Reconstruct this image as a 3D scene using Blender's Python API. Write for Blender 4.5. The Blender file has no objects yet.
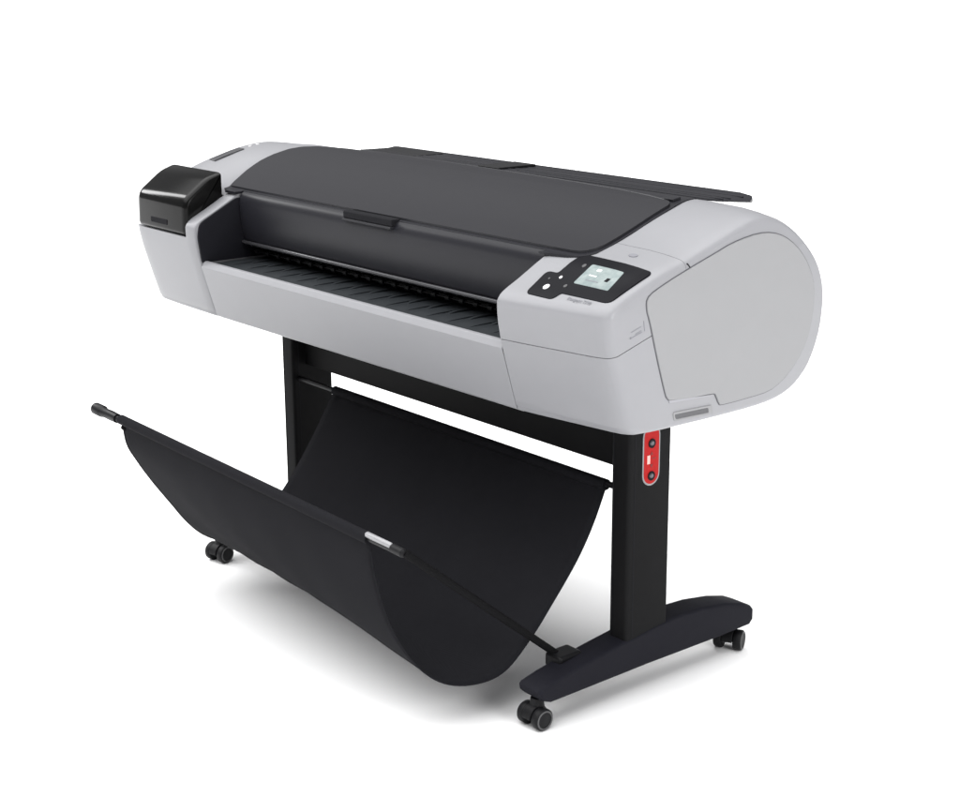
import bpy, bmesh, math, random
from mathutils import Vector, Matrix
random.seed(4)
S = bpy.context.scene
COL = S.collection
R = math.radians

# ------------------------------------------------------------------ materials
def principled(name, col, rough=.5, spec=.35, metal=0., coat=0., noise=0., nscale=300., bump=0., bscale=600., emit=None):
    m = bpy.data.materials.new(name); m.use_nodes = True
    nt = m.node_tree; b = nt.nodes['Principled BSDF']
    b.inputs['Base Color'].default_value = (*col, 1)
    b.inputs['Roughness'].default_value = rough
    b.inputs['Specular IOR Level'].default_value = spec
    b.inputs['Metallic'].default_value = metal
    b.inputs['Coat Weight'].default_value = coat
    b.inputs['Coat Roughness'].default_value = .08
    tc = nt.nodes.new('ShaderNodeTexCoord')
    if noise:
        n = nt.nodes.new('ShaderNodeTexNoise'); n.inputs['Scale'].default_value = nscale
        n.inputs['Detail'].default_value = 4
        nt.links.new(tc.outputs['Object'], n.inputs['Vector'])
        r = nt.nodes.new('ShaderNodeMapRange'); r.inputs['To Min'].default_value = 1-noise; r.inputs['To Max'].default_value = 1+noise
        nt.links.new(n.outputs['Fac'], r.inputs['Value'])
        mx = nt.nodes.new('ShaderNodeVectorMath'); mx.operation = 'SCALE'
        mx.inputs[0].default_value = col
        nt.links.new(r.outputs['Result'], mx.inputs['Scale'])
        nt.links.new(mx.outputs['Vector'], b.inputs['Base Color'])
    if bump:
        n2 = nt.nodes.new('ShaderNodeTexNoise'); n2.inputs['Scale'].default_value = bscale
        nt.links.new(tc.outputs['Object'], n2.inputs['Vector'])
        bp = nt.nodes.new('ShaderNodeBump'); bp.inputs['Strength'].default_value = bump; bp.inputs['Distance'].default_value = .001
        nt.links.new(n2.outputs['Fac'], bp.inputs['Height'])
        nt.links.new(bp.outputs['Normal'], b.inputs['Normal'])
    if emit:
        b.inputs['Emission Color'].default_value = (*emit[0], 1); b.inputs['Emission Strength'].default_value = emit[1]
    return m

M = {}
M['shell'] = principled('light_grey_plastic', (.236, .237, .250), .38, .35, noise=.02, nscale=25, bump=.05, bscale=900)
M['cover'] = principled('side_cover_plastic', (.240, .241, .247), .5, .22, noise=.012, nscale=18, bump=.05, bscale=900)
M['lid'] = principled('charcoal_lid', (.0180, .0180, .0212), .45, .16, noise=.03, nscale=20, bump=.04, bscale=900)
M['dark'] = principled('dark_grey_plastic', (.012, .012, .0155), .38, .18, noise=.04, nscale=20, bump=.04, bscale=900)
M['tray'] = principled('tray_plastic', (.022, .025, .028), .45, .2, noise=.08, nscale=12)
M['black'] = principled('black_plastic', (.007, .007, .008), .4, .15)
M['smoke'] = principled('smoked_plastic', (.0045, .0045, .0045), .14, .10, coat=.03)
M['gap'] = principled('gap_black', (.012, .012, .014), .9, .1)
M['seam'] = principled('seam_grey', (.10, .10, .11), .8, .1)
M['steel'] = principled('black_powder_coat', (.0080, .0080, .0085), .55, .05, bump=.15, bscale=1500, noise=.06, nscale=40)
M['foot'] = principled('blue_black_powder_coat', (.0100, .0100, .0140), .6, .07, bump=.15, bscale=1500, noise=.05, nscale=40)
M['tyre'] = principled('caster_tyre', (.008, .008, .009), .5, .15)
M['rim'] = principled('caster_rim', (.07, .07, .072), .45, .3)
M['glass'] = principled('panel_gloss', (.005, .005, .007), .3, .06)
M['white'] = principled('white_print', (.75, .75, .75), .5, .3)
M['silver'] = principled('silver_grip', (.26, .26, .27), .3, .5)
M['red'] = principled('red_label', (.34, .010, .010), .5, .1, noise=.05, nscale=90)
M['screw'] = principled('screw_metal', (.10, .10, .11), .3, .5, metal=.6)
M['ink'] = principled('grey_print', (.20, .20, .22), .6, .2)
M['chrome'] = principled('roller_metal', (.20, .20, .21), .3, .5, metal=.7)
M['arm'] = principled('matt_black_arm', (.006, .006, .0065), .7, .04)
M['edge'] = principled('glossy_edge', (.05, .05, .055), .22, .6, metal=.35)
M['slotgrey'] = principled('slot_grey', (.055, .055, .06), .35, .4)

def fabric():
    m = principled('black_fabric', (.0125, .0125, .0132), .9, .08)
    nt = m.node_tree; b = nt.nodes['Principled BSDF']
    tc = nt.nodes.new('ShaderNodeTexCoord')
    w1 = nt.nodes.new('ShaderNodeTexWave'); w1.inputs['Scale'].default_value = 260; w1.bands_direction = 'X'
    w2 = nt.nodes.new('ShaderNodeTexWave'); w2.inputs['Scale'].default_value = 260; w2.bands_direction = 'Z'
    a = nt.nodes.new('ShaderNodeMath'); a.operation = 'ADD'
    n = nt.nodes.new('ShaderNodeTexNoise'); n.inputs['Scale'].default_value = 7; n.inputs['Detail'].default_value = 5
    for w in (w1, w2, n): nt.links.new(tc.outputs['Object'], w.inputs['Vector'])
    nt.links.new(w1.outputs['Fac'], a.inputs[0]); nt.links.new(w2.outputs['Fac'], a.inputs[1])
    bp = nt.nodes.new('ShaderNodeBump'); bp.inputs['Strength'].default_value = .25; bp.inputs['Distance'].default_value = .001
    nt.links.new(a.outputs[0], bp.inputs['Height']); nt.links.new(bp.outputs['Normal'], b.inputs['Normal'])
    r = nt.nodes.new('ShaderNodeMapRange'); r.inputs['To Min'].default_value = .88; r.inputs['To Max'].default_value = 1.12
    nt.links.new(n.outputs['Fac'], r.inputs['Value'])
    s = nt.nodes.new('ShaderNodeVectorMath'); s.operation = 'SCALE'; s.inputs[0].default_value = (.0098, .0098, .0118)
    nt.links.new(r.outputs['Result'], s.inputs['Scale']); nt.links.new(s.outputs['Vector'], b.inputs['Base Color'])
    b.inputs['Sheen Weight'].default_value = .0
    return m
M['fabric'] = fabric()

def screen_mat():
    m = principled('lit_screen', (.10, .12, .12), .2, .4); nt = m.node_tree; b = nt.nodes['Principled BSDF']
    tc = nt.nodes.new('ShaderNodeTexCoord'); n = nt.nodes.new('ShaderNodeTexNoise')
    n.inputs['Scale'].default_value = 60; n.inputs['Detail'].default_value = 2
    nt.links.new(tc.outputs['Object'], n.inputs['Vector'])
    cr = nt.nodes.new('ShaderNodeValToRGB'); cr.color_ramp.elements[0].position = .35; cr.color_ramp.elements[1].position = .7
    cr.color_ramp.elements[0].color = (.24, .32, .32, 1); cr.color_ramp.elements[1].color = (.50, .58, .56, 1)
    nt.links.new(n.outputs['Fac'], cr.inputs['Fac']); nt.links.new(cr.outputs['Color'], b.inputs['Emission Color'])
    b.inputs['Emission Strength'].default_value = .62
    return m
M['screen'] = screen_mat()
M['floor'] = principled('white_sweep', (.96, .96, .96), .8, .0, noise=.003, nscale=3)

# ------------------------------------------------------------------ helpers
def link(name, me, mat, parent):
    o = bpy.data.objects.new(name, me); COL.objects.link(o)
    if mat: me.materials.append(mat)
    if parent: o.parent = parent
    return o

def finish(name, bm, mat, parent, bevel=0., seg=3, ang=35, smooth=True, sharp=40):
    bmesh.ops.remove_doubles(bm, verts=bm.verts, dist=1e-5)
    bmesh.ops.recalc_face_normals(bm, faces=bm.faces)
    me = bpy.data.meshes.new(name); bm.to_mesh(me); bm.free()
    o = link(name, me, mat, parent)
    if smooth:
        for p in me.polygons: p.use_smooth = True
        if not bevel: me.set_sharp_from_angle(angle=R(sharp))
    if bevel:
        b = o.modifiers.new('Bevel', 'BEVEL'); b.width = bevel; b.segments = seg
        b.limit_method = 'ANGLE'; b.angle_limit = R(ang); b.harden_normals = True
    return o

def add_box(bm, x0, x1, y0, y1, z0, z1):
    v = [bm.verts.new(p) for p in ((x0,y0,z0),(x1,y0,z0),(x1,y1,z0),(x0,y1,z0),(x0,y0,z1),(x1,y0,z1),(x1,y1,z1),(x0,y1,z1))]
    for f in ((0,3,2,1),(4,5,6,7),(0,1,5,4),(1,2,6,5),(2,3,7,6),(3,0,4,7)): bm.faces.new([v[i] for i in f])

def loft(bm, rings, cap=True):
    vs = [[bm.verts.new(p) for p in r] for r in rings]
    n = len(vs[0])
    for a, b in zip(vs, vs[1:]):
        for i in range(n):
            j = (i+1) % n
            bm.faces.new((a[i], a[j], b[j], b[i]))
    if cap:
        bm.faces.new(vs[0][::-1]); bm.faces.new(vs[-1])

def prism_x(bm, prof, x0, x1):
    loft(bm, [[(x0, y, z) for y, z in prof], [(x1, y, z) for y, z in prof]])

def tube(bm, pts, rad, n=20, cap=True):
    pts = [Vector(p) for p in pts]; rings = []
    rads = rad if isinstance(rad, (list, tuple)) else [rad]*len(pts)
    up = None
    for i, p in enumerate(pts):
        d = (pts[min(i+1, len(pts)-1)] - pts[max(i-1, 0)]).normalized()
        if up is None or abs(up.dot(d)) > .95: up = Vector((0,0,1)) if abs(d.z) < .9 else Vector((0,1,0))
        a = d.cross(up).normalized(); b = d.cross(a).normalized()
        rings.append([p + rads[i]*(math.cos(2*math.pi*k/n)*a + math.sin(2*math.pi*k/n)*b) for k in range(n)])
    loft(bm, rings, cap)

def catmull(pts, per=6):
    P = [Vector(p) for p in pts]; P = [2*P[0]-P[1]] + P + [2*P[-1]-P[-2]]; out = []
    for i in range(1, len(P)-2):
        for k in range(per):
            t = k/per; a, b, c, d = P[i-1:i+3]
            out.append(.5*((2*b) + (c-a)*t + (2*a-5*b+4*c-d)*t*t + (3*b-a-3*c+d)*t**3))
    out.append(P[-2]); return out

def closed_catmull(pts, per=4):
    P = [Vector(p) for p in pts]; n = len(P); out = []
    for i in range(n):
        a, b, c, d = P[i-1], P[i], P[(i+1) % n], P[(i+2) % n]
        for k in range(per):
            t = k/per
            out.append(.5*((2*b) + (c-a)*t + (2*a-5*b+4*c-d)*t*t + (3*b-a-3*c+d)*t**3))
    return out

def inset_poly(P, d):
    # move a closed counter-clockwise (y,z) outline inwards by d
    n = len(P); out = []
    for i in range(n):
        a = Vector(P[i-1]); b = Vector(P[i]); c = Vector(P[(i+1) % n])
        e1 = (b-a).normalized(); e2 = (c-b).normalized()
        n1 = Vector((-e1.y, e1.x)); n2 = Vector((-e2.y, e2.x)); m = (n1+n2)
        m = m.normalized(); k = d/max(.5, m.dot(n1))
        out.append((b.x+m.x*k, b.y+m.y*k))
    return out

def rounded(poly, rads, n=5):
    out = []; N = len(poly)
    for i in range(N):
        p = Vector(poly[i]); a = Vector(poly[i-1]); c = Vector(poly[(i+1) % N]); r = rads[i] if isinstance(rads, (list, tuple)) else rads
        if r <= 0: out.append(tuple(p)); continue
        u = (a-p).normalized(); v = (c-p).normalized()
        s = p+u*r; e = p+v*r
        for k in range(n+1):
            t = k/n; out.append(tuple(s*(1-t)**2 + p*2*t*(1-t) + e*t*t))
    return out

# ------------------------------------------------------------------ root object
root = bpy.data.objects.new('large_format_printer', None); COL.objects.link(root)
root['label'] = 'wide grey and charcoal roll printer on black wheeled stand with black fabric catch basket'
root['category'] = 'printer'

# ------------------------------------------------------------------ body cross-sections (y, z), counter-clockwise seen from +X
P_END = [(-.2700,.722),(-.2600,.6975),(-.233,.6840),(-.12,.680),(.02,.679),(.13,.682),(.202,.697),(.252,.731),(.282,.775),(.301,.832),
         (.304,.900),(.284,.959),(.243,1.008),(.187,1.051),(.135,1.075),(.084,1.083),(.036,1.073),(-.031,1.052),(-.12,1.022),(-.19,1.003),
         (-.236,.987),(-.292,.965),(-.318,.952),(-.330,.938),(-.332,.920),(-.317,.848)]
P_IN =  [(-.312,.712),(-.305,.697),(-.285,.684),(-.12,.680),(.02,.679),(.13,.682),(.202,.697),(.252,.731),(.282,.775),(.301,.832),
         (.304,.900),(.284,.962),(.243,1.022),(.190,1.064),(.140,1.087),(.086,1.0935),(.038,1.0867),(-.031,1.065),(-.12,1.032),(-.20,1.009),
         (-.236,.996),(-.300,.962),(-.338,.943),(-.354,.930),(-.359,.912),(-.3505,.848)]
P_LEFT = dict(zip(range(12, 21), [(.243,1.036),(.205,1.064),(.14,1.082),(.086,1.090),(.038,1.0925),(-.031,1.083),(-.10,1.065),(-.165,1.045),(-.236,1.013)]))
def lerp(A, B, t, tt=None):
    # t blends the front and the bottom, tt the crown of the top
    out = []
    for i, (a, b) in enumerate(zip(A, B)):
        s = tt if (tt is not None and 12 <= i <= 21) else t
        out.append((a[0]*(1-s)+b[0]*s, a[1]*(1-s)+b[1]*s))
    return out

def body_rings(xs, smooth=False):
    # xs: list of (x, t, tt, inset)
    rings = []
    for x, t, tt, ins in xs:
        P = lerp(P_IN, P_END, t, tt)
        if smooth: P = [tuple(v) for v in closed_catmull(P, 3)]
        if ins: P = inset_poly(P, ins)
        rings.append([(x, y, z) for y, z in P])
    return rings

# ---- right end: lower housing and hinged control housing, one loft cut by planes
RX = [(.5895,0,0,0),(.65,.12,.02,0),(.72,.30,.10,0),(.79,.48,.30,0),(.83,.58,.62,0),(.853,.66,.90,0),(.869,.72,1,.0013),(.8775,.77,1,.0042),(.8825,.82,1,.0085),(.885,.86,1,.0135)]
def right_loft():
    bm = bmesh.new(); loft(bm, body_rings(RX, True)); bmesh.ops.recalc_face_normals(bm, faces=bm.faces); return bm
def cut(bm, co, no):
    # keep the side the normal points away from
    g = bm.verts[:]+bm.edges[:]+bm.faces[:]
    r = bmesh.ops.bisect_plane(bm, geom=g, plane_co=co, plane_no=no, clear_outer=True)
    ed = [e for e in r['geom_cut'] if isinstance(e, bmesh.types.BMEdge)]
    if ed: bmesh.ops.edgenet_fill(bm, edges=ed)
ks = .30                                   # the seam climbs towards the back
pn = Vector((0, -ks, 1)).normalized(); pc = Vector((0, -.335, .846))
up = right_loft(); cut(up, pc+pn*.0012, -pn); cut(up, (0,-.1337,1.02), (0,1,.18))
ctrl = finish('control_housing', up, M['shell'], root, bevel=.0014, seg=2, ang=50)
lo = right_loft(); cut(lo, pc, pn)
up2 = right_loft(); cut(up2, pc, -pn); cut(up2, (0,-.1331,1.02), (0,-1,-.18))
me_tmp = bpy.data.meshes.new('t'); up2.to_mesh(me_tmp); up2.free(); lo.from_mesh(me_tmp)
bmesh.ops.recalc_face_normals(lo, faces=lo.faces)
me = bpy.data.meshes.new('end_housing'); lo.to_mesh(me); lo.free()
for p in me.polygons: p.use_smooth = True
me.set_sharp_from_angle(angle=R(50))
hr = link('end_housing', me, M['shell'], root)

# side cover
CO = [(-.232,.958),(-.236,.935),(-.226,.905),(-.205,.835),(-.182,.765),(-.173,.748),(-.160,.744),(-.10,.739),(-.045,.737),(-.034,.730),(-.024,.713),(-.012,.709),(.06,.7095),
      (.139,.7155),(.199,.748),(.238,.791),(.258,.844),(.262,.907),(.242,.958),(.202,1.004),(.148,1.036),(.087,1.047),(.010,1.038),(-.05,1.021),(-.12,1.000),(-.19,.977)]
COs = [tuple(v) for v in closed_catmull(CO, 3)]
bm = bmesh.new(); prism_x(bm, inset_poly(COs, -.0016), .8840, .8862); g = finish('cover_gap', bm, M['seam'], None)
bm = bmesh.new(); loft(bm, [[(x, y, z) for y, z in inset_poly(COs, i)] for x, i in ((.8848,0),(.8874,0),(.8882,.0008),(.8886,.0025))])
sc = finish('side_cover', bm, M['cover'], root, sharp=60); g.parent = sc
# carry handle slot
H = rounded([(-.044,.7135),(-.158,.718),(-.154,.698),(-.040,.694)], .006)
H2 = rounded([(-.055,.7100),(-.153,.7130),(-.149,.7015),(-.052,.698)], .004)
bm = bmesh.new(); loft(bm, [[(x, y, z) for y, z in P] for x, P in ((.8840,H),(.8868,inset_poly(H,.0010)),(.8866,H2),(.8852,inset_poly(H2,.0010)))], cap=False)
hs = finish('handle_slot', bm, M['cover'], hr)
bm = bmesh.new(); prism_x(bm, H2, .8835, .8856); finish('slot_floor', bm, principled('slot_shade_grey', (.10,.10,.105), .6, .2), hs)  # shallow floor coloured darker than the housing, shade of a deeper recess
# dark narrow undercut above the handle
bm = bmesh.new(); prism_x(bm, [(-.170,.7440),(-.168,.7385),(-.045,.7325),(-.045,.7345)], .8835, .8866); finish('undercut', bm, principled('undercut_grey', (.30,.30,.32), .6, .2), hr)
# embossed arrow mark on the side
bm = bmesh.new()
def stripx(bm, a, b, w, x0, x1):
    a = Vector(a); b = Vector(b); d = (b-a).normalized(); n = Vector((-d.y, d.x))*w/2
    q = [a+n, b+n, b-n, a-n]; prism_x(bm, [tuple(v) for v in q], x0, x1)
for a, b in (((-.279,.8835),(-.247,.8925)), ((-.279,.8835),(-.277,.8875)), ((-.276,.8955),(-.249,.9035)), ((-.265,.8905),(-.249,.8955)), ((-.243,.9135),(-.240,.893))):
    stripx(bm, a, b, .0016, .8845, .8857)
finish('embossed_mark', bm, M['ink'], ctrl, smooth=False)
# hinge gap near the top of the side
bm = bmesh.new(); stripx(bm, (-.1275,1.010), (-.117,.999), .0022, .8835, .8860); finish('hinge_gap', bm, M['gap'], ctrl, smooth=False)

# ---- left end
LX = [(-.6105,0,0,.004),(-.6115,0,0,.0015),(-.6145,0,0,0),(-.656,.0,0,0),(-.75,.03,0,0),(-.775,.04,.08,0),(-.81,.06,.42,0),(-.845,.09,.72,0),(-.88,.12,.92,0),(-.91,.15,1,0),(-.928,.18,1,.002),(-.938,.21,1,.006),(-.944,.24,1,.012),(-.946,.24,1,.018)]
def left_rings():
    rings = []
    for x, t, tt, ins in LX:
        P = lerp(P_IN, P_END, t, 0)
        for k, q in P_LEFT.items(): P[k] = (P[k][0]*(1-tt)+q[0]*tt, P[k][1]*(1-tt)+q[1]*tt)
        P = [tuple(v) for v in closed_catmull(P, 3)]
        if ins: P = inset_poly(P, ins)
        rings.append([(x, y, z) for y, z in P])
    return rings
def left_loft():
    bm = bmesh.new(); loft(bm, left_rings()[::-1]); bmesh.ops.recalc_face_normals(bm, faces=bm.faces); return bm
p1 = left_loft(); cut(p1, (0,0,.8945), (0,0,1))
p2 = left_loft(); cut(p2, (0,0,.8945), (0,0,-1)); cut(p2, (-.656,0,0), (-1,0,0))
p3 = left_loft(); cut(p3, (0,0,.8945), (0,0,-1)); cut(p3, (-.656,0,0), (1,0,0)); cut(p3, (0,-.2405,0), (0,-1,0))
for q in (p2, p3):
    t_ = bpy.data.meshes.new('t'); q.to_mesh(t_); q.free(); p1.from_mesh(t_)
bmesh.ops.recalc_face_normals(p1, faces=p1.faces)
me = bpy.data.meshes.new('end_housing'); p1.to_mesh(me); p1.free()
for p in me.polygons: p.use_smooth = True
me.set_sharp_from_angle(angle=R(50))
hl = link('end_housing', me, M['shell'], root)
# dark inner side wall of the left end
wall = rounded([(-.343,.8335),(-.150,.8335),(-.150,.99),(-.236,.991),(-.345,.935),(-.352,.90)], [.004,.0,.0,.01,.014,.01])
bm = bmesh.new(); prism_x(bm, wall, -.6115, -.6060); finish('inner_wall', bm, M['dark'], hl, bevel=.001, seg=2)
# smoked box
bx = rounded([(-.359,.897),(-.2415,.905),(-.2415,1.055),(-.285,1.041),(-.3565,.988)], [.014,.014,.012,.018,.023], 7)
rings = []
for x, i in [(-.921,.0115),(-.9185,.0075),(-.913,.0035),(-.905,.0010),(-.896,0),(-.676,0),(-.668,.0008),(-.661,.003),(-.6575,.006),(-.6565,.009)]:
    rings.append([(x, y, z) for y, z in inset_poly(bx, i)])
bm = bmesh.new(); loft(bm, rings); bc = finish('cartridge_cover', bm, M['smoke'], root, sharp=60)
bm = bmesh.new(); add_box(bm, -.84, -.75, -.3600, -.352, .915, .930); finish('finger_grip', bm, M['gap'], bc, bevel=.003)
# slot on the left end top
bm = bmesh.new()
pr = [(-.135,1.045),(-.04,1.070),(-.04,1.0825),(-.088,1.0710),(-.135,1.0568)]
prism_x(bm, pr, -.912, -.880); finish('top_slot', bm, M['slotgrey'], hl, bevel=.001, seg=1)
for yy in (-.012, .012):
    bm = bmesh.new(); bmesh.ops.create_cone(bm, cap_ends=True, segments=20, radius1=.006, radius2=.005, depth=.006, matrix=Matrix.Translation((-.895, yy, 1.0862+yy*.12)))
    finish('indicator_dot', bm, M['white'], hl)

# ------------------------------------------------------------------ centre: core, front panel, tray
core = [(-.205,.868),(-.14,.868),(-.14,.70),(.13,.684),(.202,.699),(.252,.733),(.282,.777),(.301,.834),(.304,.900),(.284,.960),(.243,1.018),
        (.190,1.060),(.140,1.085),(.086,1.092),(.038,1.083),(-.031,1.060),(-.12,1.0305),(-.185,1.0135),(-.204,1.0090),(-.213,1.0062),(-.2205,1.0015),(-.2260,.9930),(-.2285,.978),(-.2265,.93),(-.2175,.888),(-.2145,.877),(-.211,.871)]
bm = bmesh.new(); prism_x(bm, core, -.605, .600)
fc = finish('front_cover', bm, M['dark'], root, bevel=.0035, seg=4, ang=30)
bm = bmesh.new(); tube(bm, [(-.603,-.2205,.8755),(.588,-.2205,.8755)], .0052, 20); finish('rolled_edge', bm, M['edge'], fc)
# front panel (light grey)
fp = [(-.3120,.709),(-.3455,.822),(-.3375,.8355),(-.3325,.8370),(-.3265,.8365),(-.325,.834),(-.325,.822),(-.300,.815),(-.15,.81),(-.12,.68),(-.285,.6800),(-.3065,.6900)]
bm = bmesh.new(); prism_x(bm, fp, -.6085, .5875)
bmesh.ops.triangulate(bm, faces=[f for f in bm.faces if len(f.verts) > 4])
panel = finish('front_panel', bm, M['shell'], root, bevel=.0022, seg=3, ang=38)
# seams at both ends of the front panel
for x0 in (-.6108, .5874):
    bm = bmesh.new(); prism_x(bm, [(-.3095,.712),(-.150,.70),(-.150,.81),(-.33,.81),(-.3435,.821)], x0, x0+.0022)
    finish('panel_gap', bm, M['gap'], panel, smooth=False)
# output tray
bm = bmesh.new(); add_box(bm, -.6050, .5870, -.326, -.10, .812, .829)
tray = finish('output_tray', bm, M['tray'], root, bevel=.001, seg=1)
def paddle(bm, x, w, y0, y1, h):
    n = 8; L = []
    for i in range(n+1):
        t = i/n; y = y0+(y1-y0)*t; z = .829+h*math.sin(math.pi*min(1, t*1.15))**.7 if 0 < t < .87 else .8285
        L.append((y, z))
    prism_x(bm, [(y0,.825)]+L+[(y1,.825)], x-w/2, x+w/2)
x = -.575; k = 0
while x < .575:
    bm = bmesh.new(); w = .046
    paddle(bm, x, w, -.300, -.135, .0030)
    bmesh.ops.recalc_face_normals(bm, faces=bm.faces)
    finish('tray_rib', bm, M['tray'], tray, bevel=.001, seg=1)
    bm = bmesh.new(); paddle(bm, x+.034, .010, -.245, -.125, .0048); finish('tray_rib', bm, M['tray'], tray, bevel=.001, seg=1)
    x += .0745; k += 1
stud_me = None
for i in range(15):
    xx = -.56+i*.0815
    if stud_me is None:
        bm = bmesh.new(); bmesh.ops.create_cone(bm, cap_ends=True, segments=12, radius1=.0028, radius2=.0022, depth=.002)
        st = finish('tray_stud', bm, M['rim'], tray); stud_me = st.data
    else: st = link('tray_stud', stud_me, None, tray)
    st.location = (xx, -.318, .8298)
# roller bar and pinch wheels in the mouth behind the tray
bm = bmesh.new(); tube(bm, [(-.604,-.165,.846),(.588,-.165,.846)], .009, 20); finish('roller', bm, M['black'], root)
bm = bmesh.new()
for i in range(24):
    xx = -.58+i*.05; tube(bm, [(xx,-.196,.851),(xx+.014,-.196,.851)], .0065, 14)
tube(bm, [(-.604,-.196,.851),(.588,-.196,.851)], .0022, 10)
finish('pinch_wheels', bm, M['black'], root)
bm = bmesh.new(); add_box(bm, -.604, .588, -.139, -.11, .83, .87); finish('mouth_back', bm, M['gap'], root)

# ------------------------------------------------------------------ top lid
TP = [(-.2365,.9935),(-.2335,1.0015),(-.218,1.0045),(-.20,1.009),(-.16,1.0195),(-.12,1.032),(-.075,1.048),(-.031,1.065),(.004,1.077),(.038,1.0875),(.062,1.092),(.086,1.094),(.112,1.0925),(.140,1.088)]
def topz(y):
    for (a, za), (b, zb) in zip(TP[2:], TP[3:]):
        if a <= y <= b: return za+(zb-za)*(y-a)/(b-a)
    return TP[2][1] if y < TP[2][0] else TP[-1][1]
def sheet(name, outline, dz, th, mat, parent, nx=60, bev=.002):
    # outline: function v -> (xl, xr) and range of y; a lid sheet hugging the top profile
    ys, lims = outline
    bm = bmesh.new(); rows = []
    for y in ys:
        xl, xr = lims(y); rows.append([bm.verts.new((xl+(xr-xl)*i/nx, y, topz(y)+dz)) for i in range(nx+1)])
    for a, b in zip(rows, rows[1:]):
        for i in range(nx): bm.faces.new((a[i], a[i+1], b[i+1], b[i]))
    r = bmesh.ops.extrude_face_region(bm, geom=bm.faces[:])
    for v in [g for g in r['geom'] if isinstance(g, bmesh.types.BMVert)]: v.co.z -= th
    return finish(name, bm, mat, parent, bevel=bev, seg=3, ang=50)
def interp(tab, y):
    if y <= tab[0][0]: return tab[0][1]
    for (a, va), (b, vb) in zip(tab, tab[1:]):
        if y <= b: return va+(vb-va)*(y-a)/(b-a)
    return tab[-1][1]
LT = [(-.206,-.672),(-.203,-.684),(-.195,-.692),(-.18,-.705),(-.15,-.727),(-.12,-.746),(-.09,-.760),(-.055,-.768),(-.02,-.762),(.02,-.745),(.045,-.712),(.064,-.665),(.082,-.56),(.09,-.40),(.092,-.30)]
RT = [(-.206,.640),(-.203,.661),(-.195,.675),(-.18,.684),(-.16,.6885),(.02,.6885),(.030,.683),(.036,.678),(.045,.655),(.055,.60),(.066,.50),(.075,.36),(.083,.15),(.089,-.05),(.092,-.29)]
ys = [-.206,-.2045,-.203,-.199,-.195,-.188,-.18,-.17,-.16,-.14,-.12,-.10,-.08,-.06,-.04,-.02,0,.01,.02,.025,.03,.033,.036,.040,.045,.05,.058,.064,.07,.076,.082,.088,.092]
lid = sheet('top_lid', (ys, lambda y: (interp(LT, y), interp(RT, y))), .0062, .007, M['lid'], root)
bm = bmesh.new(); tube(bm, [(x, y-.001, topz(y)+.0040) for x, y in ((-.29,.092),(-.05,.089),(.15,.083),(.36,.075),(.50,.066),(.60,.055),(.655,.045))], .0028, 10); finish('lid_edge_highlight', bm, M['edge'], lid)  # lighter glossy tube added as the highlight along the lid's rear edge
# the frame the lid closes on
FL = [(-.236,.575),(-.2145,.575),(-.2135,-.606),(-.206,-.690),(-.195,-.700),(-.15,-.734),(-.12,-.753),(-.055,-.775),(-.02,-.769),(.02,-.752),(.045,-.72),(.064,-.672),(.082,-.567),(.10,-.40)]
FR = [(-.240,.585),(-.232,.600),(-.2285,.625),(-.224,.652),(-.216,.674),(-.206,.688),(-.19,.697),(.02,.699),(.05,.696),(.08,.690),(.114,.680)]
ys2 = [-.236,-.232,-.2285,-.224,-.22,-.2165,-.2145,-.2135,-.21,-.206,-.2,-.195,-.19,-.17,-.15,-.12,-.09,-.055,-.02,0,.02,.034,.045,.064,.082,.10,.114]
frame = sheet('lid_frame', (ys2, lambda y: (interp(FL, y), interp(FR, y))), .0012, .005, M['dark'], root, bev=.0008)
sheet('lid_frame', ([-.2385,-.236,-.23,-.22,-.21,-.203], lambda y: (-.690 if y > -.222 else -.655, -.607)), .0022, .006, M['dark'], root, nx=8, bev=.0008)
# finger recess under the lid edge
bm = bmesh.new(); add_box(bm, -.125, .068, -.2335, -.2075, .994, 1.0115)
fr = finish('finger_recess', bm, M['gap'], lid, bevel=.003, seg=2)
bm = bmesh.new(); add_box(bm, -.125, .068, -.2375, -.222, .9885, .9945)
finish('finger_recess', bm, M['lid'], lid, bevel=.0018, seg=2)

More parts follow.
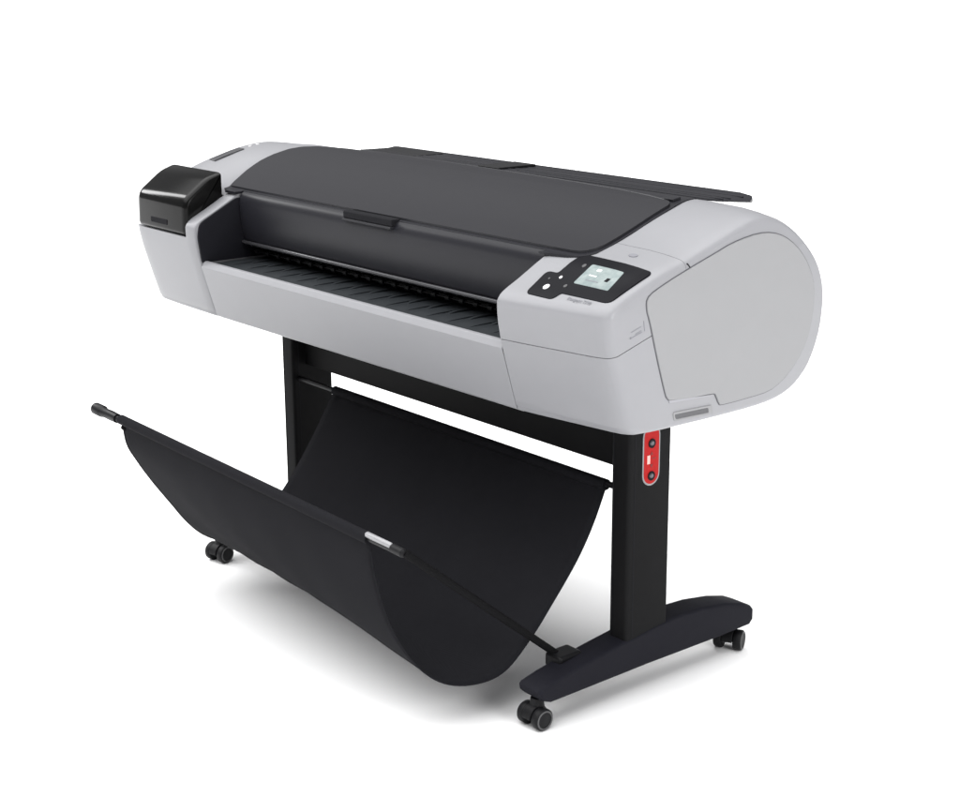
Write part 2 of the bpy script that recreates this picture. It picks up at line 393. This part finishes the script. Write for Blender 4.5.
# ------------------------------------------------------------------ control panel on the right end
# local frame on the sloping top of the control housing
A = Vector((.60, -.345, .943)); B = Vector((.60, -.236, .996))
def top_at(x, y):
    # height of the control housing at (x, y) from the same profiles
    import bisect
    xs = RX
    for (x0,t0,tt0,_), (x1,t1,tt1,_) in zip(xs, xs[1:]):
        if x0 <= x <= x1:
            s = (x-x0)/(x1-x0); P0 = lerp(P_IN,P_END,t0,tt0); P1 = lerp(P_IN,P_END,t1,tt1)
            P = [(a[0]*(1-s)+b[0]*s, a[1]*(1-s)+b[1]*s) for a, b in zip(P0, P1)]
            Q = [P[i] for i in range(15, 24)][::-1]
            for (ya,za),(yb,zb) in zip(Q, Q[1:]):
                if ya <= y <= yb: return za+(zb-za)*(y-ya)/(yb-ya)
    return .95
def plate(name, poly, h, mat, parent, th=.004, bev=0., sub=1):
    # polygon (x, y) laid on the housing top, h above it, triangulated after subdividing
    bm = bmesh.new(); vs = [bm.verts.new((x, y, 0)) for x, y in poly]; bm.faces.new(vs)
    if sub:
        x0 = min(p[0] for p in poly); x1 = max(p[0] for p in poly); y0 = min(p[1] for p in poly); y1 = max(p[1] for p in poly)
        for (c, n, lo, hi) in (((1,0,0),(1,0,0),x0,x1), ((0,1,0),(0,1,0),y0,y1)):
            k = max(1, int((hi-lo)/.012))
            for i in range(1, k):
                p = Vector(c)*(lo+(hi-lo)*i/k)
                bmesh.ops.bisect_plane(bm, geom=bm.verts[:]+bm.edges[:]+bm.faces[:], plane_co=p, plane_no=n)
    for v in bm.verts: v.co.z = top_at(v.co.x, v.co.y)+h
    r = bmesh.ops.extrude_face_region(bm, geom=bm.faces[:])
    for v in [g for g in r['geom'] if isinstance(g, bmesh.types.BMVert)]: v.co.z -= th
    return finish(name, bm, mat, parent, bevel=bev, seg=2, ang=50)
pan = rounded([(.650,-.337),(.730,-.337),(.735,-.318),(.867,-.318),(.869,-.203),(.672,-.203),(.672,-.2705),(.640,-.2705)], [.012,.012,.004,.018,.014,.010,.006,.014])
cp = plate('control_panel', pan, .0022, M['glass'], root, bev=.0008)
plate('display_screen', rounded([(.738,-.288),(.843,-.288),(.812,-.229),(.728,-.229)] if False else [(.736,-.288),(.832,-.288),(.818,-.231),(.730,-.231)], .004), .0030, M['screen'], cp, th=.002)
def dot(name, x, y, r, mat, parent, h=.0034):
    return plate(name, [(x+r*math.cos(a*math.pi/9), y+r*math.sin(a*math.pi/9)) for a in range(18)], h, mat, parent, th=.002, sub=0)
dot('button', .684, -.312, .0068, M['white'], cp)
dot('button', .692, -.281, .0034, M['white'], cp)
dot('button', .726, -.300, .0040, M['rim'], cp)
dot('button', .715, -.240, .0045, M['rim'], cp)
dot('button', .668, -.290, .0022, M['rim'], cp)
# marks shown on the screen
plate('screen_icon', [(.800,-.268),(.809,-.268),(.809,-.258),(.800,-.258)], .0036, M['gap'], cp, th=.001, sub=0)
plate('screen_icon', [(.752,-.262),(.772,-.262),(.772,-.2595),(.752,-.2595)], .0036, M['white'], cp, th=.001, sub=0)
plate('screen_icon', [(.757,-.247),(.768,-.247),(.768,-.241),(.757,-.241)], .0036, M['white'], cp, th=.001, sub=0)
plate('screen_icon', [(.756,-.275),(.790,-.275),(.790,-.2735),(.756,-.2735)], .0036, M['ink'], cp, th=.001, sub=0)
# small oval button behind the panel
ov = [(.778+.011*math.cos(a*math.pi/12), -.168+.0065*math.sin(a*math.pi/12)) for a in range(24)]
plate('oval_button', ov, .0016, M['ink'], root, th=.003, sub=0)
# model lettering in front of the panel
cu = bpy.data.curves.new('lettering', 'FONT'); cu.body = 'Designjet T790'; cu.size = .0105; cu.extrude = .0002; cu.align_x = 'CENTER'
to = bpy.data.objects.new('lettering', cu); COL.objects.link(to)
bpy.context.view_layer.update()
me = bpy.data.meshes.new_from_object(to.evaluated_get(bpy.context.evaluated_depsgraph_get()))
bpy.data.objects.remove(to)
for v in me.vertices:
    x = .795+v.co.x*1.0; y = -.3300+v.co.y*.9
    v.co = Vector((x, y, top_at(x, y)+.0018+v.co.z))
link('lettering', me, M['ink'], ctrl)

# ------------------------------------------------------------------ rear roll cover bar
bm = bmesh.new()
def bar_sec(x, s=1., dz=0.):
    P = [(.118,1.090),(.250,1.074),(.256,1.080),(.252,1.092),(.240,1.0960),(.224,1.093),(.150,1.094),(.120,1.095)]
    c = Vector((.19,1.086)); return [(x, c.x+(y-c.x)*s, c.y+(z-c.y)*s+dz) for y, z in P]
loft(bm, [bar_sec(-.566,.3,-.004), bar_sec(-.563,.75,-.001), bar_sec(-.556,.94), bar_sec(-.545), bar_sec(.69), bar_sec(.722,.85), bar_sec(.742,.5,.001), bar_sec(.758,.1,.001)])
rb = finish('roll_cover', bm, M['dark'], root, bevel=.0015, seg=2, ang=30)
bm = bmesh.new(); add_box(bm, -.045, .035, .112, .232, 1.090, 1.0990); finish('roll_cover_latch', bm, M['black'], rb, bevel=.002)
bm = bmesh.new(); add_box(bm, -.54, -.33, .13, .232, 1.089, 1.0952); finish('roll_cover_pad', bm, M['black'], rb, bevel=.002)
for yy, zz in ((.142,1.0945),(.165,1.0938),(.205,1.0932)):
    bm = bmesh.new(); tube(bm, [(-.54,yy,zz),(.73,yy,zz-.0005)], .0016, 8); finish('rail', bm, M['dark'], rb)
bm = bmesh.new(); add_box(bm, .640, .676, .048, .072, 1.092, 1.0985)
bmesh.ops.rotate(bm, verts=bm.verts, cent=(.66,.060,1.095), matrix=Matrix.Rotation(R(8), 3, 'X')); finish('lid_hinge', bm, M['lid'], lid, bevel=.002)

# ------------------------------------------------------------------ stand
CX = .653
colp = lambda w: None
def column(cx, s):
    bm = bmesh.new()
    pts = rounded([(cx-.027,-.070),(cx+.027,-.070),(cx+.027,.058),(cx-.027,.058)], [.009,.009,.006,.006], 4)
    loft(bm, [[(x, y, .128) for x, y in pts], [(x, y, .690) for x, y in pts]])
    return finish('column', bm, M['steel'], root, sharp=60)
c1 = column(CX, 1); c2 = column(-CX, -1)
# extrusion grooves down the front corner of the columns
for c, cx in ((c1, CX), (c2, -CX)):
    bm = bmesh.new(); add_box(bm, cx-.0195, cx-.0175, -.0708, -.066, .14, .68); add_box(bm, cx+.0265, cx+.0274, -.052, -.0495, .14, .68)
    finish('groove', bm, M['gap'], c, smooth=False)
bm = bmesh.new(); add_box(bm, -.628, .628, -.027, .045, .510, .684); finish('crossbeam', bm, M['steel'], root, bevel=.003)

def foot(cx):
    out = [(-.288,.060),(-.308,.068),(-.319,.078),(-.321,.090),(-.314,.0975),(-.27,.108),(-.20,.120),(-.12,.131),(-.05,.140),(.03,.150),(.10,.154),(.18,.150),(.26,.138),(.315,.124),(.345,.110),(.354,.100),(.354,.074),(.342,.062),(.250,.060),
           (.12,.061),(0,.062),(-.12,.061),(-.25,.060)]
    n = len(out)
    rings = []
    for dx, ins in ((-.036,.008),(-.0355,.004),(-.031,.001),(-.026,0),(.028,0),(.033,.001),(.0365,.004),(.037,.008)):
        P = inset_poly(out, -ins) if False else inset_poly(out[::-1], ins)
        rings.append([(cx+dx, y, z) for y, z in P])
    bm = bmesh.new(); loft(bm, rings)
    return finish('foot', bm, M['foot'], root, sharp=45)
foot(.645); foot(-.645)

def caster(x, y, rz):
    c = bpy.data.objects.new('caster', None); COL.objects.link(c); c.parent = root; c.location = (x, y, 0); c.rotation_euler = (0, 0, rz)
    r = .0245
    # hood
    bm = bmesh.new()
    prof = [(-.006, .048)]+[(.027*math.cos(a), .0255+.027*math.sin(a)) for a in [R(d) for d in range(70, -31, -10)]]
    prof = [(.0265*math.cos(R(d)), .0250+.0265*math.sin(R(d))) for d in range(-10, 191, 12)]
    prism_x(bm, prof, -.0125, .0125)
    bm2 = bm; bmesh.ops.create_cone(bm2, cap_ends=True, segments=18, radius1=.017, radius2=.014, depth=.026, matrix=Matrix.Translation((0,.006,.053)))
    finish('hood', bm, M['tyre'], c, bevel=.0015, seg=2)
    for sx in (-1, 1):
        bm = bmesh.new(); x0 = sx*.0135; x1 = sx*.033
        def ring(xx, rr): return [(xx, rr*math.cos(a*math.pi/18), .0245+rr*math.sin(a*math.pi/18)) for a in range(36)]
        loft(bm, [ring(x0, r-.002), ring(x0+sx*.002, r), ring(x1-sx*.003, r), ring(x1-sx*.001, r-.0015), ring(x1, r-.003)])
        w = finish('wheel', bm, M['tyre'], c, sharp=50)
        bm = bmesh.new(); loft(bm, [ring(x1-sx*.001, r-.003), ring(x1+sx*.0012, r-.0035), ring(x1+sx*.0012, r-.0065), ring(x1-sx*.0015, r-.0075)], cap=False)
        finish('rim', bm, M['rim'], c, sharp=50)
    return c
caster(.647, -.305, R(0)); caster(.645, .312, R(26)); caster(-.650, -.312, R(12)); caster(-.645, .312, R(20))

# label plate on the outer face of the right column
def capsule(y0, y1, z0, z1, n=10):
    r = (y1-y0)/2; c = (y0+y1)/2
    return [(c+r*math.cos(math.pi+math.pi*k/n), z0+r+r*math.sin(math.pi+math.pi*k/n)) for k in range(n+1)] + [(c+r*math.cos(math.pi*k/n), z1-r+r*math.sin(math.pi*k/n)) for k in range(n+1)]
bm = bmesh.new(); prism_x(bm, capsule(-.030,.022,.483,.62), .6795, .6812); lb = finish('label_plate', bm, M['cover'], root, smooth=False)
bm = bmesh.new(); prism_x(bm, capsule(-.0265,.0185,.487,.616), .6805, .6817); finish('label_face', bm, M['red'], lb, smooth=False)
for zz in (.578, .505):
    bm = bmesh.new(); tube(bm, [(.6805,-.004,zz),(.6835,-.004,zz)], .0105, 20); finish('screw_washer', bm, M['gap'], lb)
    bm = bmesh.new(); tube(bm, [(.6825,-.005,zz+.001),(.6860,-.005,zz+.001)], [.0065,.0045], 16); finish('screw', bm, M['screw'], lb)
bm = bmesh.new()
for (y0,y1,z0,z1) in ((-.017,-.0085,.533,.552),):
    add_box(bm, .6812, .6822, y0, y1, z0, z1)
finish('label_print', bm, principled('pale_print', (.75,.42,.38), .5, .3), lb, smooth=False)
bm = bmesh.new()
for (zc, s) in ((.556,1),(.527,-1)):
    prism_x(bm, [(-.009,zc-s*.004),(.001,zc-s*.004),(-.004,zc+s*.004)][::s], .6812, .6823)
add_box(bm, .6812, .6822, -.003, .008, .5425, .5450)
finish('label_print', bm, principled('dark_red_print', (.16,.01,.01), .5, .3), lb, smooth=False)

# ------------------------------------------------------------------ catch basket
Rp = [(.475,-.600,.447),(.480,-.592,.36),(.498,-.572,.26),(.525,-.535,.175),(.548,-.484,.122),(.560,-.41,.096),(.570,-.33,.103),(.578,-.262,.160),(.582,-.200,.230),(.585,-.130,.315),(.588,-.085,.390),(.590,-.048,.472)]
Lp = [(-.595,-.600,.468),(-.597,-.590,.40),(-.597,-.565,.35),(-.592,-.531,.292),(-.580,-.49,.228),(-.565,-.447,.163),(-.555,-.40,.118),(-.54,-.345,.100),(-.52,-.27,.13),(-.50,-.19,.22),(-.475,-.12,.34),(-.455,-.050,.475)]
cr = catmull(Rp, 6); cl = catmull(Lp, 6); NX = 48
bm = bmesh.new(); rows = []
for a, b in zip(cl, cr):
    row = []
    for i in range(NX+1):
        t = i/NX; p = a*(1-t)+b*t
        u = cr.index(b)/(len(cr)-1); env = math.sin(math.pi*u)*math.sin(math.pi*t)
        p = p + Vector((0, .0022*env*math.sin(9.3*t+3*u)+.0012*env*math.sin(31*t-9*u), .0022*env*math.sin(6.1*t+2+4*u)+.0008*env*math.sin(43*t+11*u)))
        row.append(bm.verts.new(p))
    rows.append(row)
for a, b in zip(rows, rows[1:]):
    for i in range(NX): bm.faces.new((a[i], a[i+1], b[i+1], b[i]))
fb = finish('basket_fabric', bm, M['fabric'], root, sharp=80)
so = fb.modifiers.new('Solidify', 'SOLIDIFY'); so.thickness = .0022
# stitched hems along both open edges
for c in (cr, cl):
    bm = bmesh.new(); tube(bm, [tuple(p) for p in c[2:]], .0018, 8); finish('hem', bm, M['fabric'], fb)
# sleeves
bm = bmesh.new(); tube(bm, [(-.597,-.601,.4655),(.475,-.601,.446)], .0125, 20); finish('sleeve', bm, M['fabric'], fb)
bm = bmesh.new(); tube(bm, [(-.456,-.048,.474),(.590,-.048,.471)], .0125, 20); finish('sleeve', bm, M['fabric'], fb)
bm = bmesh.new(); tube(bm, [(-.628,-.048,.474),(.628,-.048,.474)], .0070, 16); finish('basket_rod', bm, M['black'], root)
bm = bmesh.new(); tube(bm, [(-.725,-.600,.4645),(.585,-.600,.4465)], .0085, 16); fr_ = finish('basket_rod', bm, M['black'], root)
bm = bmesh.new(); tube(bm, [(-.742,-.600,.4652),(-.737,-.600,.465),(-.700,-.600,.4645),(-.694,-.600,.464),(-.650,-.600,.4638),(-.618,-.600,.463)], [.011,.0155,.0155,.0120,.0130,.0120], 20); finish('rod_cap', bm, M['black'], fr_)
bm = bmesh.new(); tube(bm, [(.470,-.605,.4555),(.474,-.605,.4555),(.552,-.605,.4545),(.556,-.605,.4545)], [.004,.0065,.006,.003], 16); finish('rod_grip', bm, M['silver'], fr_)
bm = bmesh.new(); tube(bm, [(.556,-.602,.449),(.590,-.602,.448),(.594,-.602,.448)], [.0095,.0095,.006], 16); finish('rod_cap', bm, M['tyre'], fr_)
for s in (1, -1):
    bm = bmesh.new(); tube(bm, [(s*.605,-.200,.118),(s*.590,-.600,.449)], .0085, 14); finish('support_arm', bm, M['arm'], root)
    bm = bmesh.new(); add_box(bm, s*.615-.026, s*.615+.026, -.228, -.160, .095, .130); finish('arm_bracket', bm, M['black'], root, bevel=.008)

# ------------------------------------------------------------------ floor
bm = bmesh.new(); s = 400; vs = [bm.verts.new(p) for p in ((-s,-s,0),(s,-s,0),(s,s,0),(-s,s,0))]; bm.faces.new(vs)
fl = finish('floor', bm, M['floor'], None, smooth=False); fl['kind'] = 'structure'

# ------------------------------------------------------------------ light
w = bpy.data.worlds.new('World'); S.world = w; w.use_nodes = True; nt = w.node_tree
bg = nt.nodes['Background']; bg.inputs['Strength'].default_value = 1.0
tc = nt.nodes.new('ShaderNodeTexCoord'); sp = nt.nodes.new('ShaderNodeSeparateXYZ'); nt.links.new(tc.outputs['Generated'], sp.inputs[0])
rp = nt.nodes.new('ShaderNodeValToRGB'); dt = nt.nodes.new('ShaderNodeVectorMath'); dt.operation = 'DOT_PRODUCT'; nt.links.new(tc.outputs['Generated'], dt.inputs[0])
dt.inputs[1].default_value = Vector((-.18, -.24, .95)).normalized(); nt.links.new(dt.outputs['Value'], rp.inputs['Fac'])
e = rp.color_ramp.elements; e[0].position = .64; e[0].color = (.29,.29,.295,1); e[1].position = .85; e[1].color = (4.55,4.55,4.55,1)
nt.links.new(rp.outputs['Color'], bg.inputs['Color'])

def area(name, loc, target, size, power, sy=None):
    l = bpy.data.lights.new(name, 'AREA'); l.shape = 'RECTANGLE'; l.size = size; l.size_y = sy or size; l.energy = power
    o = bpy.data.objects.new(name, l); COL.objects.link(o); o.location = loc
    o.rotation_euler = (Vector(target)-Vector(loc)).to_track_quat('-Z', 'Y').to_euler(); return o
area('softbox', (4.3, -.1, 1.8), (.3, 0, .8), 1.8, 85)
area('softbox', (-3.3, -.95, 2.2), (-.4, -.2, .95), .45, 22, 1.1)

# ------------------------------------------------------------------ camera
cam = bpy.data.cameras.new('camera'); co = bpy.data.objects.new('camera', cam); COL.objects.link(co)
co.location = (2.946, -2.333, 1.55)
yaw = 0.862596638; pit = 0.260948549
co.rotation_euler = (math.pi/2-pit, 0, yaw)
cam.sensor_fit = 'HORIZONTAL'; cam.sensor_width = 36; cam.lens = 1575.16/960*36
cam.shift_x = -(513.725-480)/960; cam.shift_y = -(398.5-394.5)/960
cam.clip_end = 2000; cam.clip_start = .05
S.camera = co
S.view_settings.view_transform = 'Standard'; S.view_settings.look = 'None'; S.view_settings.exposure = 0; S.view_settings.gamma = 1
